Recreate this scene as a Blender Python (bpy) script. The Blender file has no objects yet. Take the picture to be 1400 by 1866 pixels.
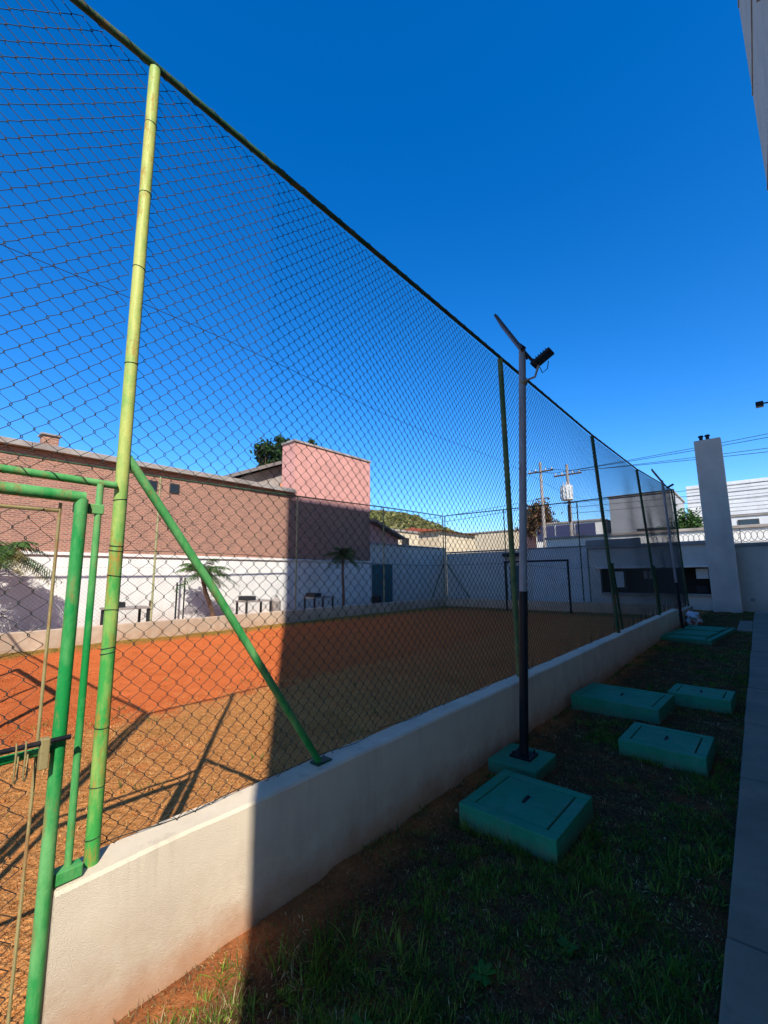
import bpy, bmesh, math, random
import numpy as np
from mathutils import Vector, Matrix
random.seed(7); rng = np.random.default_rng(11)
R = math.radians
S = bpy.context.scene
COL = S.collection

# ------------------------------------------------------------------ camera
cd = bpy.data.cameras.new('camera'); cam = bpy.data.objects.new('camera', cd); COL.objects.link(cam)
cd.sensor_fit = 'HORIZONTAL'; cd.sensor_width = 36.0; cd.lens = 36.0 * 785 / 1400
cd.clip_start = 0.05; cd.clip_end = 3000
cam.matrix_world = (Matrix.Translation((0, 0, 1.6)) @ Matrix.Rotation(R(40.6), 4, 'Z')
                    @ Matrix.Rotation(R(90 + 8.43), 4, 'X') @ Matrix.Rotation(R(-0.5), 4, 'Z'))
S.camera = cam

# ------------------------------------------------------------------ light
SUN_EL = R(42.2); SUN_AZ = R(53.0)          # light travels 53 deg left of +Y
tosun = Vector((math.sin(SUN_AZ) * math.cos(SUN_EL), -math.cos(SUN_AZ) * math.cos(SUN_EL), math.sin(SUN_EL)))
w = bpy.data.worlds.new('World'); S.world = w; w.use_nodes = True
nt = w.node_tree; bg = nt.nodes['Background']
sky = nt.nodes.new('ShaderNodeTexSky'); sky.sky_type = 'NISHITA'; sky.sun_disc = False
sky.sun_elevation = SUN_EL
sky.sun_rotation = math.atan2(tosun.x, tosun.y)
sky.altitude = 700; sky.air_density = 1.0; sky.dust_density = 0.25; sky.ozone_density = 4.5
hs = nt.nodes.new('ShaderNodeHueSaturation'); hs.inputs['Saturation'].default_value = 1.34; hs.inputs['Hue'].default_value = .507    # clear deep winter blue
nt.links.new(sky.outputs[0], hs.inputs['Color']); nt.links.new(hs.outputs[0], bg.inputs[0]); bg.inputs[1].default_value = 0.15
sd = bpy.data.lights.new('sun', 'SUN'); sd.energy = 4.4; sd.angle = R(0.53); sd.color = (1.0, 0.965, 0.915)
so = bpy.data.objects.new('sun', sd); COL.objects.link(so)
so.rotation_euler = tosun.to_track_quat('Z', 'Y').to_euler(); so.location = (30, -30, 40)
S.view_settings.view_transform = 'Standard'; S.view_settings.look = 'None'
S.view_settings.exposure = 0.77; S.view_settings.gamma = 1.0

# ------------------------------------------------------------------ materials
def mat(name, col, rough=0.7, metal=0.0):
    m = bpy.data.materials.new(name); m.use_nodes = True
    b = m.node_tree.nodes['Principled BSDF']
    b.inputs['Base Color'].default_value = (*col, 1); b.inputs['Roughness'].default_value = rough
    b.inputs['Metallic'].default_value = metal
    b.inputs['Specular IOR Level'].default_value = 0.3
    return m
class G:                                    # small node-graph helper
    def __init__(s, m): s.m = m; s.t = m.node_tree; s.b = s.t.nodes['Principled BSDF']; s._c = None
    def n(s, typ, **k):
        x = s.t.nodes.new(typ)
        for a, v in k.items(): setattr(x, a, v)
        return x
    def l(s, a, b): s.t.links.new(a, b)
    def co(s):
        if not s._c: s._c = s.n('ShaderNodeNewGeometry').outputs['Position']
        return s._c
    def noise(s, scale, detail=4, rough=.6, dist=0.0, vec=None):
        x = s.n('ShaderNodeTexNoise'); x.inputs['Scale'].default_value = scale; x.inputs['Detail'].default_value = detail
        x.inputs['Roughness'].default_value = rough; x.inputs['Distortion'].default_value = dist
        s.l(vec or s.co(), x.inputs['Vector']); return x.outputs['Fac']
    def stretch(s, sx, sy, sz):
        x = s.n('ShaderNodeMapping'); x.inputs['Scale'].default_value = (sx, sy, sz); s.l(s.co(), x.inputs['Vector']); return x.outputs[0]
    def ramp(s, fac, lo, hi, c0=(0,0,0), c1=(1,1,1)):
        x = s.n('ShaderNodeValToRGB'); e = x.color_ramp.elements
        e[0].position = lo; e[1].position = hi; e[0].color = (*c0, 1); e[1].color = (*c1, 1)
        s.l(fac, x.inputs[0]); return x.outputs[0]
    def mix(s, fac, a, b, mode='MIX'):
        x = s.n('ShaderNodeMix', data_type='RGBA', blend_type=mode)
        for v, i in ((fac, 0), (a, 6), (b, 7)):
            if isinstance(v, (int, float)): x.inputs[i].default_value = v
            elif isinstance(v, tuple): x.inputs[i].default_value = (*v, 1)
            else: s.l(v, x.inputs[i])
        return x.outputs[2]
    def math(s, op, a, b=0.0, clamp=False):
        x = s.n('ShaderNodeMath', operation=op); x.use_clamp = clamp
        for v, i in ((a, 0), (b, 1)):
            if isinstance(v, (int, float)): x.inputs[i].default_value = v
            else: s.l(v, x.inputs[i])
        return x.outputs[0]
    def xyz(s):
        x = s.n('ShaderNodeSeparateXYZ'); s.l(s.co(), x.inputs[0]); return x.outputs
    def bump(s, h, strength=.3, dist=.01):
        x = s.n('ShaderNodeBump'); x.inputs['Strength'].default_value = strength; x.inputs['Distance'].default_value = dist
        s.l(h, x.inputs['Height']); s.l(x.outputs[0], s.b.inputs['Normal'])
    def color(s, c): s.l(c, s.b.inputs['Base Color'])
M = {}
def plaster(name, col, dirt=(.30, .17, .09), amount=.5, dirt_h=.5, scale=1.0, dark=.82, soil=(.36,.15,.06), bump=.35, splash=False):
    m = mat(name, col, .85); g = G(m)
    base = g.mix(g.ramp(g.noise(1.3*scale, 6, .65), .35, .7), tuple(c*dark for c in col), col)
    st = g.ramp(g.noise(3.0, 5, .7, vec=g.stretch(1, 1, .12)), .5, .75)      # runs
    base = g.mix(g.math('MULTIPLY', st, .28*amount), base, dirt)
    if dirt_h > 0:
        z = g.xyz()[2]
        k = g.math('SUBTRACT', 1.0, g.math('DIVIDE', z, dirt_h), True)
        k = g.math('MULTIPLY', k, g.ramp(g.noise(5, 5, .7), .25, .8), True)
        base = g.mix(g.math('MULTIPLY', k, amount, True), base, soil)
    if splash:
        zz = g.math('SUBTRACT', 1.0, g.math('DIVIDE', g.math('ADD', g.xyz()[2], g.math('MULTIPLY', g.math('SUBTRACT', g.noise(7, 5, .7), .5), .22)), .16), True)
        base = g.mix(g.math('MULTIPLY', zz, .75), base, (.50,.24,.11))
        tz = g.math('DIVIDE', g.math('SUBTRACT', g.xyz()[2], .30), .23, True)
        dr = g.ramp(g.noise(9, 4, .7, vec=g.stretch(1, 1, .08)), .56, .72)
        base = g.mix(g.math('MULTIPLY', g.math('MULTIPLY', dr, tz), .30), base, (.26,.19,.13))
    g.color(base)
    h = g.math('ADD', g.math('MULTIPLY', g.noise(30, 3), .35), g.math('MULTIPLY', g.noise(230, 4, .75), 1.3))
    g.bump(h, bump, .006); M[name] = m; return m
plaster('wall_plaster', (.80, .655, .46), amount=.95, dirt_h=.40, bump=.9, splash=True)
plaster('wall_cap', (.84, .77, .66), amount=.5, dirt_h=0, dirt=(.34,.22,.12))
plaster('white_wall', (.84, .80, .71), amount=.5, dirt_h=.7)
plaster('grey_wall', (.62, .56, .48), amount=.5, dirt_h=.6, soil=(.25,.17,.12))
plaster('blue_white_wall', (.66, .64, .60), amount=.4, dirt_h=.5, soil=(.25,.17,.12))
plaster('kerb_wall', (.56, .43, .30), amount=.9, dirt_h=.55, dark=.6)
plaster('pink_wall', (.66, .32, .26), amount=.5, dirt_h=0, dark=.8)
plaster('cream_wall', (.72, .58, .38), amount=.6, dirt_h=0)
plaster('orange_wall', (.75, .22, .06), amount=.4, dirt_h=0)
plaster('tower_plaster', (.46, .42, .37), amount=.4, dirt_h=.3)
plaster('concrete', (.36, .35, .33), amount=.6, dirt_h=0, dark=.65)
plaster('old_concrete', (.42, .36, .31), amount=.8, dirt_h=0, dark=.55)
plaster('warehouse', (.66, .66, .64), amount=.4, dirt_h=0)
plaster('grey_block', (.40, .40, .40), amount=.5, dirt_h=0)
def slabmat():
    m = mat('slab', (.3,.3,.31), .85); g = G(m)
    a = g.mix(g.ramp(g.noise(2.2, 6, .7), .3, .7), (.20,.14,.09), (.30,.215,.14))
    a = g.mix(g.math('MULTIPLY', g.ramp(g.noise(9, 5, .7), .58, .72), .5), a, (.16,.10,.07))
    g.color(a); g.bump(g.noise(90, 4), .35, .004); M['slab'] = m
slabmat()
def brickmat():
    m = mat('brick', (.36,.16,.12), .9); g = G(m)
    mp = g.n('ShaderNodeCombineXYZ'); x = g.xyz(); g.l(g.math('ADD', x[0], x[1]), mp.inputs[0]); g.l(x[2], mp.inputs[1])
    b = g.n('ShaderNodeTexBrick'); g.l(mp.outputs[0], b.inputs['Vector'])
    b.inputs['Scale'].default_value = 1; b.inputs['Brick Width'].default_value = .19; b.inputs['Row Height'].default_value = .057
    b.inputs['Mortar Size'].default_value = .011; b.inputs['Bias'].default_value = -.1
    b.inputs['Color1'].default_value = (.42,.17,.105,1); b.inputs['Color2'].default_value = (.17,.07,.048,1); b.inputs['Mortar'].default_value = (.40,.26,.18,1)
    c = g.mix(g.math('MULTIPLY', g.ramp(g.noise(1.2, 6, .75), .35, .7), .35), b.outputs[0], (.44,.21,.145))
    c = g.mix(g.math('MULTIPLY', g.ramp(g.noise(2, 5, .7, vec=g.stretch(1,1,.15)), .5, .8), .4), c, (.20,.11,.09))
    g.color(c); g.bump(g.math('SUBTRACT', 1.0, b.outputs['Fac']), .5, .01); M['brick'] = m
brickmat()
def paint(name, c0, c1, rust=(.22,.07,.02), amt=.5, rough=.5, zfade=None, sc=9, mud=False):
    m = mat(name, c0, rough); g = G(m)
    f = g.ramp(g.noise(sc*.6, 6, .72, vec=g.stretch(1,1,.35)), .40, .60)
    if zfade:
        z = g.math('DIVIDE', g.math('SUBTRACT', g.xyz()[2], zfade[0]), zfade[1]-zfade[0], True)
        f = g.math('ADD', g.math('MULTIPLY', z, .80), g.math('MULTIPLY', g.math('SUBTRACT', f, .35), .75), True)
    c = g.mix(f, c0, c1)
    rn = g.ramp(g.noise(sc*1.2, 7, .80, vec=g.stretch(1,1,.3)), .53, .62)
    c = g.mix(g.math('MULTIPLY', rn, amt), c, rust)
    sp = g.ramp(g.noise(sc*7, 3, .7), .66, .74)
    c = g.mix(g.math('MULTIPLY', sp, amt*.6), c, (.10,.06,.03))
    if mud:
        zz = g.math('SUBTRACT', 1.0, g.math('DIVIDE', g.math('ADD', g.xyz()[2], g.math('MULTIPLY', g.math('SUBTRACT', g.noise(11, 5, .75), .5), .16)), .085), True)
        c = g.mix(g.math('MULTIPLY', zz, .55), c, (.14,.085,.05))
        c = g.mix(g.math('MULTIPLY', g.ramp(g.noise(4, 6, .75), .50, .68), .35), c, (.14,.24,.19))
        c = g.mix(g.math('MULTIPLY', g.ramp(g.noise(26, 5, .8), .64, .68), .7), c, (.24,.22,.19))
    g.b.inputs['Specular IOR Level'].default_value = .18
    g.color(c); g.bump(g.math('ADD', g.noise(70, 4), g.math('MULTIPLY', rn, -.8)), .3, .004)
    g.l(g.math('ADD', rough, g.math('MULTIPLY', rn, .3)), g.b.inputs['Roughness']); M[name] = m
paint('green_post', (.045,.27,.05), (.42,.43,.11), rust=(.36,.17,.03), amt=.85, zfade=(1.2, 2.6))
paint('green_gate', (.010,.20,.040), (.12,.32,.10), rust=(.24,.15,.05), amt=.7)
paint('green_dull', (.035,.10,.04), (.13,.17,.06), amt=.4)
paint('green_dark', (.012,.05,.025), (.04,.085,.04), amt=.4)
paint('yellow_post', (.22,.24,.10), (.33,.30,.16), amt=.4)
paint('rod', (.22,.17,.07), (.30,.24,.10), amt=.6)
paint('teal', (.014,.20,.098), (.024,.25,.13), rust=(.05,.09,.06), amt=.3, rough=.7, sc=5, mud=True)
paint('teal_door', (.02,.09,.10), (.03,.12,.13), amt=.2)
paint('black', (.008,.008,.010), (.014,.014,.016), rust=(.04,.02,.01), amt=.2, rough=.45)
paint('galv', (.20,.21,.22), (.28,.28,.28), rust=(.14,.10,.07), amt=.4, rough=.45)
M['wire'] = mat('wire', (.028,.028,.022), .6, .1)
M['wire_far'] = mat('wire_far', (.03,.035,.03), .6, .2)
M['glass'] = mat('glass', (.02,.03,.04), .08); M['glass'].node_tree.nodes['Principled BSDF'].inputs['Specular IOR Level'].default_value = .6
M['panel'] = mat('panel', (.01,.015,.04), .12)
M['frame'] = mat('frame', (.05,.045,.04), .5)
M['interior_shade'] = mat('interior_shade', (.03,.03,.032), .95)  # kiosk inner walls and floor: the room's shade is put into the colour
M['dark'] = mat('dark', (.02,.02,.022), .8)
M['wood'] = mat('wood', (.10,.06,.035), .8)
M['offwhite'] = mat('offwhite', (.65,.65,.62), .6)
M['porcelain'] = mat('porcelain', (.5,.47,.42), .35)
M['pole_concrete'] = M['old_concrete']
M['redtile'] = mat('redtile', (.38,.10,.05), .9)
M['greytile'] = mat('greytile', (.20,.17,.15), .9)
M['bluepanel'] = mat('bluepanel', (.05,.055,.12), .6)
M['bark'] = mat('bark', (.14,.075,.04), .95); g = G(M['bark']); g.color(g.ramp(g.noise(14,5,.7,vec=g.stretch(1,1,3)),.3,.7,(.07,.035,.02),(.24,.13,.08))); g.bump(g.noise(40,4),.6,.01)
def soilmats():
    m = mat('court', (.5,.15,.04), .95); g = G(m); x = g.xyz()
    n1 = g.noise(.55, 5, .6); n2 = g.noise(3.5, 6, .7); n3 = g.noise(28, 5, .75)
    red = g.mix(g.ramp(n2, .3, .7), (.56,.125,.034), (.66,.17,.05))
    tan = g.mix(g.ramp(n3, .35, .65), (.46,.16,.04), (.68,.31,.10))
    # dry turf near the fence (x > -6), bare clay beyond, turf again by the far kerb
    e = g.math('ADD', g.math('DIVIDE', g.math('ADD', x[0], 5.75), .35), g.math('MULTIPLY', g.math('SUBTRACT', n2, .5), 4.0), True)
    e = g.math('MULTIPLY', e, g.ramp(g.math('ADD', g.math('MULTIPLY', n1, .55), g.math('MULTIPLY', n2, .45)), .30, .44), True)
    ynear = g.math('ADD', g.math('DIVIDE', g.math('SUBTRACT', 6.5, x[1]), 3.0), g.math('MULTIPLY', g.math('SUBTRACT', n2, .5), 1.5), True)
    e = g.math('MULTIPLY', e, g.math('ADD', .25, g.math('MULTIPLY', ynear, .75)), True)
    c = g.mix(e, red, tan)
    far = g.math('ADD', g.math('DIVIDE', g.math('SUBTRACT', -11.4, x[0]), .8), g.math('MULTIPLY', g.math('SUBTRACT', n2, .5), 3.5), True)
    c = g.mix(far, c, g.mix(g.ramp(n3,.4,.6), (.36,.18,.04), (.22,.15,.035)))
    yend = g.math('ADD', g.math('DIVIDE', g.math('SUBTRACT', x[1], 17.8), .8), g.math('MULTIPLY', g.math('SUBTRACT', n2, .5), 3.5), True)
    c = g.mix(g.math('MULTIPLY', yend, .7), c, (.24,.11,.04))
    c = g.mix(g.math('MULTIPLY', g.ramp(g.noise(1.1,5,.7),.5,.8), .30), c, (.26,.06,.02))
    g.b.inputs['Specular IOR Level'].default_value = 0.0
    g.color(c); g.bump(g.math('ADD', n3, g.math('MULTIPLY', n2, 2)), 1.0, .03); M['court'] = m
    m = mat('lawn_soil', (.1,.05,.03), .97); g = G(m); g.b.inputs['Specular IOR Level'].default_value = 0.0
    n2 = g.noise(4.5, 6, .7); n3 = g.noise(45, 5, .8)
    c = g.mix(g.ramp(n3, .35, .7), (.055,.026,.013), (.19,.10,.045))
    c = g.mix(g.math('MULTIPLY', g.ramp(n2, .50, .62), .8), c, (.24,.075,.028))
    wallside = g.math('MULTIPLY', g.math('DIVIDE', g.math('SUBTRACT', -1.66, g.xyz()[0]), .2, True), g.ramp(g.noise(2.4,4), .35, .55), True)
    c = g.mix(wallside, c, g.mix(g.ramp(n3,.3,.7), (.36,.11,.035), (.50,.19,.065)))
    g.color(c); g.bump(g.math('ADD', n3, g.math('MULTIPLY', n2, 2)), .9, .025); M['lawn_soil'] = m
    m = mat('ground', (.2,.1,.05), .95); g = G(m)
    g.color(g.mix(g.ramp(g.noise(.08,5,.6),.35,.65), (.26,.12,.05), (.10,.12,.04))); M['ground'] = m
soilmats()
def leafmat(name):
    m = mat(name, (.06,.12,.02), .7); g = G(m); g.b.inputs['Specular IOR Level'].default_value = .12
    a = g.n('ShaderNodeVertexColor'); a.layer_name = 'Col'; g.color(a.outputs[0])
    tr = g.n('ShaderNodeBsdfTranslucent'); g.l(a.outputs[0], tr.inputs[0])
    mx = g.n('ShaderNodeMixShader'); mx.inputs[0].default_value = .3
    out = g.t.nodes['Material Output']; g.l(g.b.outputs[0], mx.inputs[1]); g.l(tr.outputs[0], mx.inputs[2]); g.l(mx.outputs[0], out.inputs[0])
    M[name] = m
leafmat('leaf')

# ------------------------------------------------------------------ mesh helpers
WL = {}
def wloc(o): return WL.get(o.name, Vector((0,0,0))) if o else Vector((0,0,0))
def tag(o, label=None, cat=None, group=None, kind=None):
    for k, v in (('label', label), ('category', cat), ('group', group), ('kind', kind)):
        if v: o[k] = v
    return o
def thing(name, loc, label, cat, group=None):
    o = bpy.data.objects.new(name, None); COL.objects.link(o); o.location = loc; o.empty_display_size = .2
    WL[o.name] = Vector(loc); return tag(o, label, cat, group)
def link(name, me, m, parent=None, smooth=False):
    o = bpy.data.objects.new(name, me); COL.objects.link(o)
    if m: me.materials.append(m)
    if parent: o.parent = parent
    WL[o.name] = wloc(parent)
    if smooth: me.polygons.foreach_set('use_smooth', np.ones(len(me.polygons), bool))
    return o
class MB:
    def __init__(s): s.v = []; s.f = []
    def add(s, vs, fs):
        k = len(s.v); s.v += [tuple(p) for p in vs]; s.f += [tuple(i+k for i in f) for f in fs]; return s
    def box(s, x0, x1, y0, y1, z0, z1, M_=None):
        vs = [Vector((x,y,z)) for z in (z0,z1) for y in (y0,y1) for x in (x0,x1)]
        if M_: vs = [M_ @ p for p in vs]
        return s.add(vs, [(0,2,3,1),(4,5,7,6),(0,1,5,4),(2,6,7,3),(0,4,6,2),(1,3,7,5)])
    def bbox(s, x0, x1, y0, y1, z0, z1, b=.01, M_=None):        # box with chamfered edges
        bm = bmesh.new(); bmesh.ops.create_cube(bm, size=1)
        for p in bm.verts: p.co = Vector(((x0+x1)/2+p.co.x*(x1-x0), (y0+y1)/2+p.co.y*(y1-y0), (z0+z1)/2+p.co.z*(z1-z0)))
        bmesh.ops.bevel(bm, geom=list(bm.edges), offset=b, segments=2, affect='EDGES', profile=.5)
        bm.verts.index_update()
        s.add([(M_ @ p.co) if M_ else p.co.copy() for p in bm.verts], [[q.index for q in f.verts] for f in bm.faces]); bm.free(); return s
    def tube(s, pts, r, n=12, cap=True):
        pts = [Vector(p) for p in pts]; rr = r if isinstance(r, (list, tuple)) else [r]*len(pts)
        k = len(s.v); prev = None
        for i, p in enumerate(pts):
            d = (pts[min(i+1,len(pts)-1)] - pts[max(i-1,0)]).normalized()
            a = Vector((0,0,1)) if abs(d.z) < .9 else Vector((1,0,0))
            u = d.cross(a).normalized() if prev is None else (prev - d*prev.dot(d)).normalized()
            prev = u; v = d.cross(u)
            for j in range(n):
                t = 2*math.pi*j/n; s.v.append(tuple(p + (u*math.cos(t) + v*math.sin(t))*rr[i]))
        for i in range(len(pts)-1):
            for j in range(n):
                a = k+i*n+j; b = k+i*n+(j+1)%n; s.f.append((a, b, b+n, a+n))
        if cap:
            s.f.append(tuple(k+j for j in range(n))[::-1]); s.f.append(tuple(k+(len(pts)-1)*n+j for j in range(n)))
        return s
    def poly(s, prof, axis, a, b):                              # extrude a 2-D outline along an axis
        n = len(prof); f = {'x': lambda p,t: (t,p[0],p[1]), 'y': lambda p,t: (p[0],t,p[1]), 'z': lambda p,t: (p[0],p[1],t)}[axis]
        return s.add([f(p,a) for p in prof]+[f(p,b) for p in prof],
                     [tuple(range(n))[::-1], tuple(range(n,2*n))]+[(i,(i+1)%n,(i+1)%n+n,i+n) for i in range(n)])
    def build(s, name, m, parent=None, smooth=False):
        o0 = wloc(parent); me = bpy.data.meshes.new(name)
        me.from_pydata([(p[0]-o0.x, p[1]-o0.y, p[2]-o0.z) for p in s.v], [], s.f); me.update()
        if smooth:
            bm = bmesh.new(); bm.from_mesh(me); bmesh.ops.recalc_face_normals(bm, faces=bm.faces); bm.to_mesh(me); bm.free()
        o = link(name, me, M[m] if isinstance(m, str) else m, parent, smooth)
        if smooth:
            me.set_sharp_from_angle(angle=R(40))
        return o
def npmesh(name, V, F, m, parent=None, col=None, smooth=False):
    """V (n,3), F (k,3 or 4) numpy"""
    o0 = wloc(parent); V = V - np.array(o0); me = bpy.data.meshes.new(name); n = F.shape[1]
    me.vertices.add(len(V)); me.vertices.foreach_set('co', V.astype(np.float32).ravel())
    me.loops.add(F.size); me.loops.foreach_set('vertex_index', F.astype(np.int32).ravel())
    me.polygons.add(len(F)); me.polygons.foreach_set('loop_start', np.arange(0, F.size, n, dtype=np.int32))
    me.polygons.foreach_set('loop_total', np.full(len(F), n, np.int32)); me.update(calc_edges=True)
    if col is not None:
        a = me.color_attributes.new('Col', 'FLOAT_COLOR', 'POINT')
        a.data.foreach_set('color', np.c_[col, np.ones(len(col))].astype(np.float32).ravel())
    return link(name, me, M[m], parent, smooth)
_ng = rng.random((64, 64))
def vnoise(x, y, s):
    x = np.asarray(x)*s; y = np.asarray(y)*s; i = np.floor(x).astype(int); j = np.floor(y).astype(int)
    u = x-i; v = y-j; u = u*u*(3-2*u); v = v*v*(3-2*v)
    q = lambda a, b: _ng[a % 64, b % 64]
    return (q(i,j)*(1-u)+q(i+1,j)*u)*(1-v) + (q(i,j+1)*(1-u)+q(i+1,j+1)*u)*v
def fbm(x, y, s): return (vnoise(x,y,s)*.5+vnoise(x+7.3,y+3.1,s*2.1)*.3+vnoise(x+1.7,y+9.2,s*4.3)*.2)

# ------------------------------------------------------------------ ground
def sheet(name, x0, x1, y0, y1, step, hf, m):
    nx = int((x1-x0)/step)+1; ny = int((y1-y0)/step)+1
    X, Y = np.meshgrid(np.linspace(x0,x1,nx), np.linspace(y0,y1,ny)); Z = hf(X, Y)
    I = np.arange(nx*ny).reshape(ny,nx); F = np.c_[I[:-1,:-1].ravel(), I[:-1,1:].ravel(), I[1:,1:].ravel(), I[1:,:-1].ravel()]
    return tag(npmesh(name, np.c_[X.ravel(),Y.ravel(),Z.ravel()], F, m, smooth=True), kind='structure')
b = MB(); b.add([(-900,-900,-.06),(900,-900,-.06),(900,900,-.06),(-900,900,-.06)], [(0,1,2,3)]); tag(b.build('ground', 'ground'), kind='structure')
def lawn_h(x, y): return (fbm(x,y,2.6)-.5)*.07 + (vnoise(x,y,11)-.5)*.022 + .0
def court_h(x, y): return (fbm(x,y,.7)-.5)*.05 + (vnoise(x,y,9)-.5)*.012 - .016*np.clip(vnoise(x+4,y+8,4.5)-.62,0,1)/.38
sheet('lawn', -2.0, -.235, -4.5, 23.7, .05, lawn_h, 'lawn_soil')
sheet('court_ground', -12.75, -1.99, -1.2, 20.1, .055, court_h, 'court')
sheet('planting_strip', -15.25, -12.72, -4, 24, .2, lambda x,y: .02+(fbm(x,y,1.5)-.5)*.05, 'lawn_soil')
sheet('yard_ground', -12.74, -1.98, 20.08, 23.7, .2, lambda x,y: .0+(fbm(x,y,1.5)-.5)*.04, 'lawn_soil')
# walkway: bedding + one slab after another
wk = tag(MB().box(-.225, 1.19, -4.5, 23.5, -.05, .022).build('walkway', 'concrete'), kind='structure')
ys = [-2.6, -.9, .78, 2.55, 4.48, 6.07, 7.9, 9.7, 11.5, 13.3, 15.1, 16.9, 18.7, 20.5, 22.3]
for i in range(len(ys)-1):
    t = random.uniform(-.004,.004)
    MB().bbox(-.262+random.uniform(-.006,.006), 1.185, ys[i]+.007, ys[i+1]-.007, -.04, .055+t, .009).build('paving_slab', 'slab', wk)
MB().bbox(-.60, -.275, 15.5, 18.6, -.04, .05, .01).build('paving_slab', 'slab', wk)

# ------------------------------------------------------------------ low white wall along the fence
lw = thing('low_wall', (-2.03, 8, 0), 'low rendered white wall carrying the chain link fence beside the lawn', 'wall')
b = MB()                                                       # gently uneven face
def wallmesh(x0, x1, y0, y1, z0, z1, step=.12):
    ny = int((y1-y0)/step); b = MB(); ysv = np.linspace(y0,y1,ny+1); ring = []
    prof = [(x1, z0), (x1, (z0+z1)/2), (x1, z1-.012), (x1-.012, z1), (x0+.012, z1), (x0, z1-.012), (x0, z0)]
    for y in ysv:
        for (px, pz) in prof:
            dx = (vnoise(y, pz*3, 1.3)-.5)*.008*(pz > z0+.1); dz = (vnoise(y, 5, 2.0)-.5)*.010+(vnoise(y, 2, 7.0)-.5)*.005*(pz > z1-.05)
            b.v.append((px+dx, y, pz+dz))
    n = len(prof)
    for i in range(ny):
        for j in range(n-1): b.f.append((i*n+j, (i+1)*n+j, (i+1)*n+j+1, i*n+j+1))
    b.f.append(tuple(range(n))); b.f.append(tuple(ny*n+j for j in range(n))[::-1]); return b
wallmesh(-2.118, -1.945, .515, 14.35, -.06, .530).build('wall_body', 'wall_plaster', lw)
wallmesh(-2.118, -1.948, 14.362, 15.9, -.06, .529).build('wall_end_section', 'wall_plaster', lw)

# ------------------------------------------------------------------ chain link
def chain(name, posf, s0, s1, nrows, parent, m, a=.05, r=.0019, sides=4, knuckle=False):
    ns = int(round((s1-s0)/a)); T = np.linspace(0, 1, nrows+1); ph0 = np.arange(nrows+1)
    if knuckle: T = np.repeat(T, 2) + np.tile([-.085, .085], nrows+1)/nrows; T = np.clip(T, 0, 1); ph0 = np.repeat(ph0, 2)
    V = []; F = []; nr = len(T); k = 0
    ring = np.array([[math.cos(2*math.pi*q/sides+.4), math.sin(2*math.pi*q/sides+.4)] for q in range(sides)])*r
    I = np.arange(nr*sides).reshape(nr, sides); In = np.roll(I, -1, axis=1)
    F0 = np.stack([I[:-1], In[:-1], In[1:], I[1:]], -1).reshape(-1, 4)
    for i in range(ns):
        ph = (ph0 + i) % 2
        j1 = (rng.random(nrows+1)-.5)*.004
        s = s0 + a*(i + ph) + (np.repeat(j1, 2) if knuckle else j1) + (np.where(ph > 0, .0015, -.0015) if knuckle else 0)
        P, N, U = posf(s, T)
        jit = rng.normal(0, .0009, (nrows+1, 3)); jit = np.repeat(jit, 2, 0) if knuckle else jit
        P = P + N*np.where(ph > 0, .0026, -.0026)[:, None] + jit
        vv = P[:, None, :] + ring[None, :, 0, None]*N[:, None, :] + ring[None, :, 1, None]*U[:, None, :]
        V.append(vv.reshape(-1, 3)); F.append(F0 + k); k += nr*sides
    return tag(npmesh(name, np.concatenate(V), np.concatenate(F), m, parent), kind='stuff')
def tubeobj(name, pts, r, m, parent, n=14): return MB().tube(pts, r, n).build(name, m, parent, True)

# near fence: foot and head of every post (the far ones lean into the court)
PY = [-.45, .64, 4.56, 8.95, 13.34, 19.6]
FOOT = [(-2.04,-.45,0), (-2.035,.645,.50), (-2.04,4.58,.51), (-2.04,8.95,.50), (-2.04,13.34,.50), (-2.04,19.6,0)]
HEAD = [(-2.04,-.45,4.14), (-2.035,.64,4.14), (-2.05,4.52,4.14), (-2.21,8.92,4.32), (-2.24,13.32,4.45), (-2.2,19.6,4.80)]
nf = thing('chain_link_fence', (-2.04, 8, .5), 'tall green chain link fence standing on the low white wall', 'fence')
fpm = ['green_dark', 'green_post', 'green_dull', 'green_dark', 'green_dark', 'green_dark']
frad = [.03, .0255, .030, .031, .031, .03]
for i in range(6):
    f = Vector(FOOT[i]); h = Vector(HEAD[i]); p = tubeobj('post', [f-Vector((0,0,.03 if 0 < i < 5 else .25)), f+(h-f)*.5, h-Vector((0,0,.02))], frad[i], fpm[i], nf, 18)
    if i == 1: PO1 = p
tubeobj('top_rail', HEAD, .0185, 'green_dark', nf, 14)
tubeobj('brace', [(-2.045,.660,2.125), (-2.05,1.10,1.53), (-2.035,1.775,.545)], .0195, 'green_gate', nf, 16)
MB().bbox(-2.075,-2.0,1.74,1.85,.523,.545,.004).build('brace_foot', 'green_dark', nf)
for (py, hh) in ((4.58, 2.2), (8.95, 2.2), (13.34, 2.2)):       # inner stays on the court side
    tubeobj('brace', [(-2.06, py+.03, hh-.4), (-2.09, py+.55, .545)], .022, 'green_dark', nf, 10) if py > 8 else None
def interp(s, tab, key=1):
    t = np.array(tab); return np.stack([np.interp(s, t[:,key], t[:,c]) for c in range(3)], -1)
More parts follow.
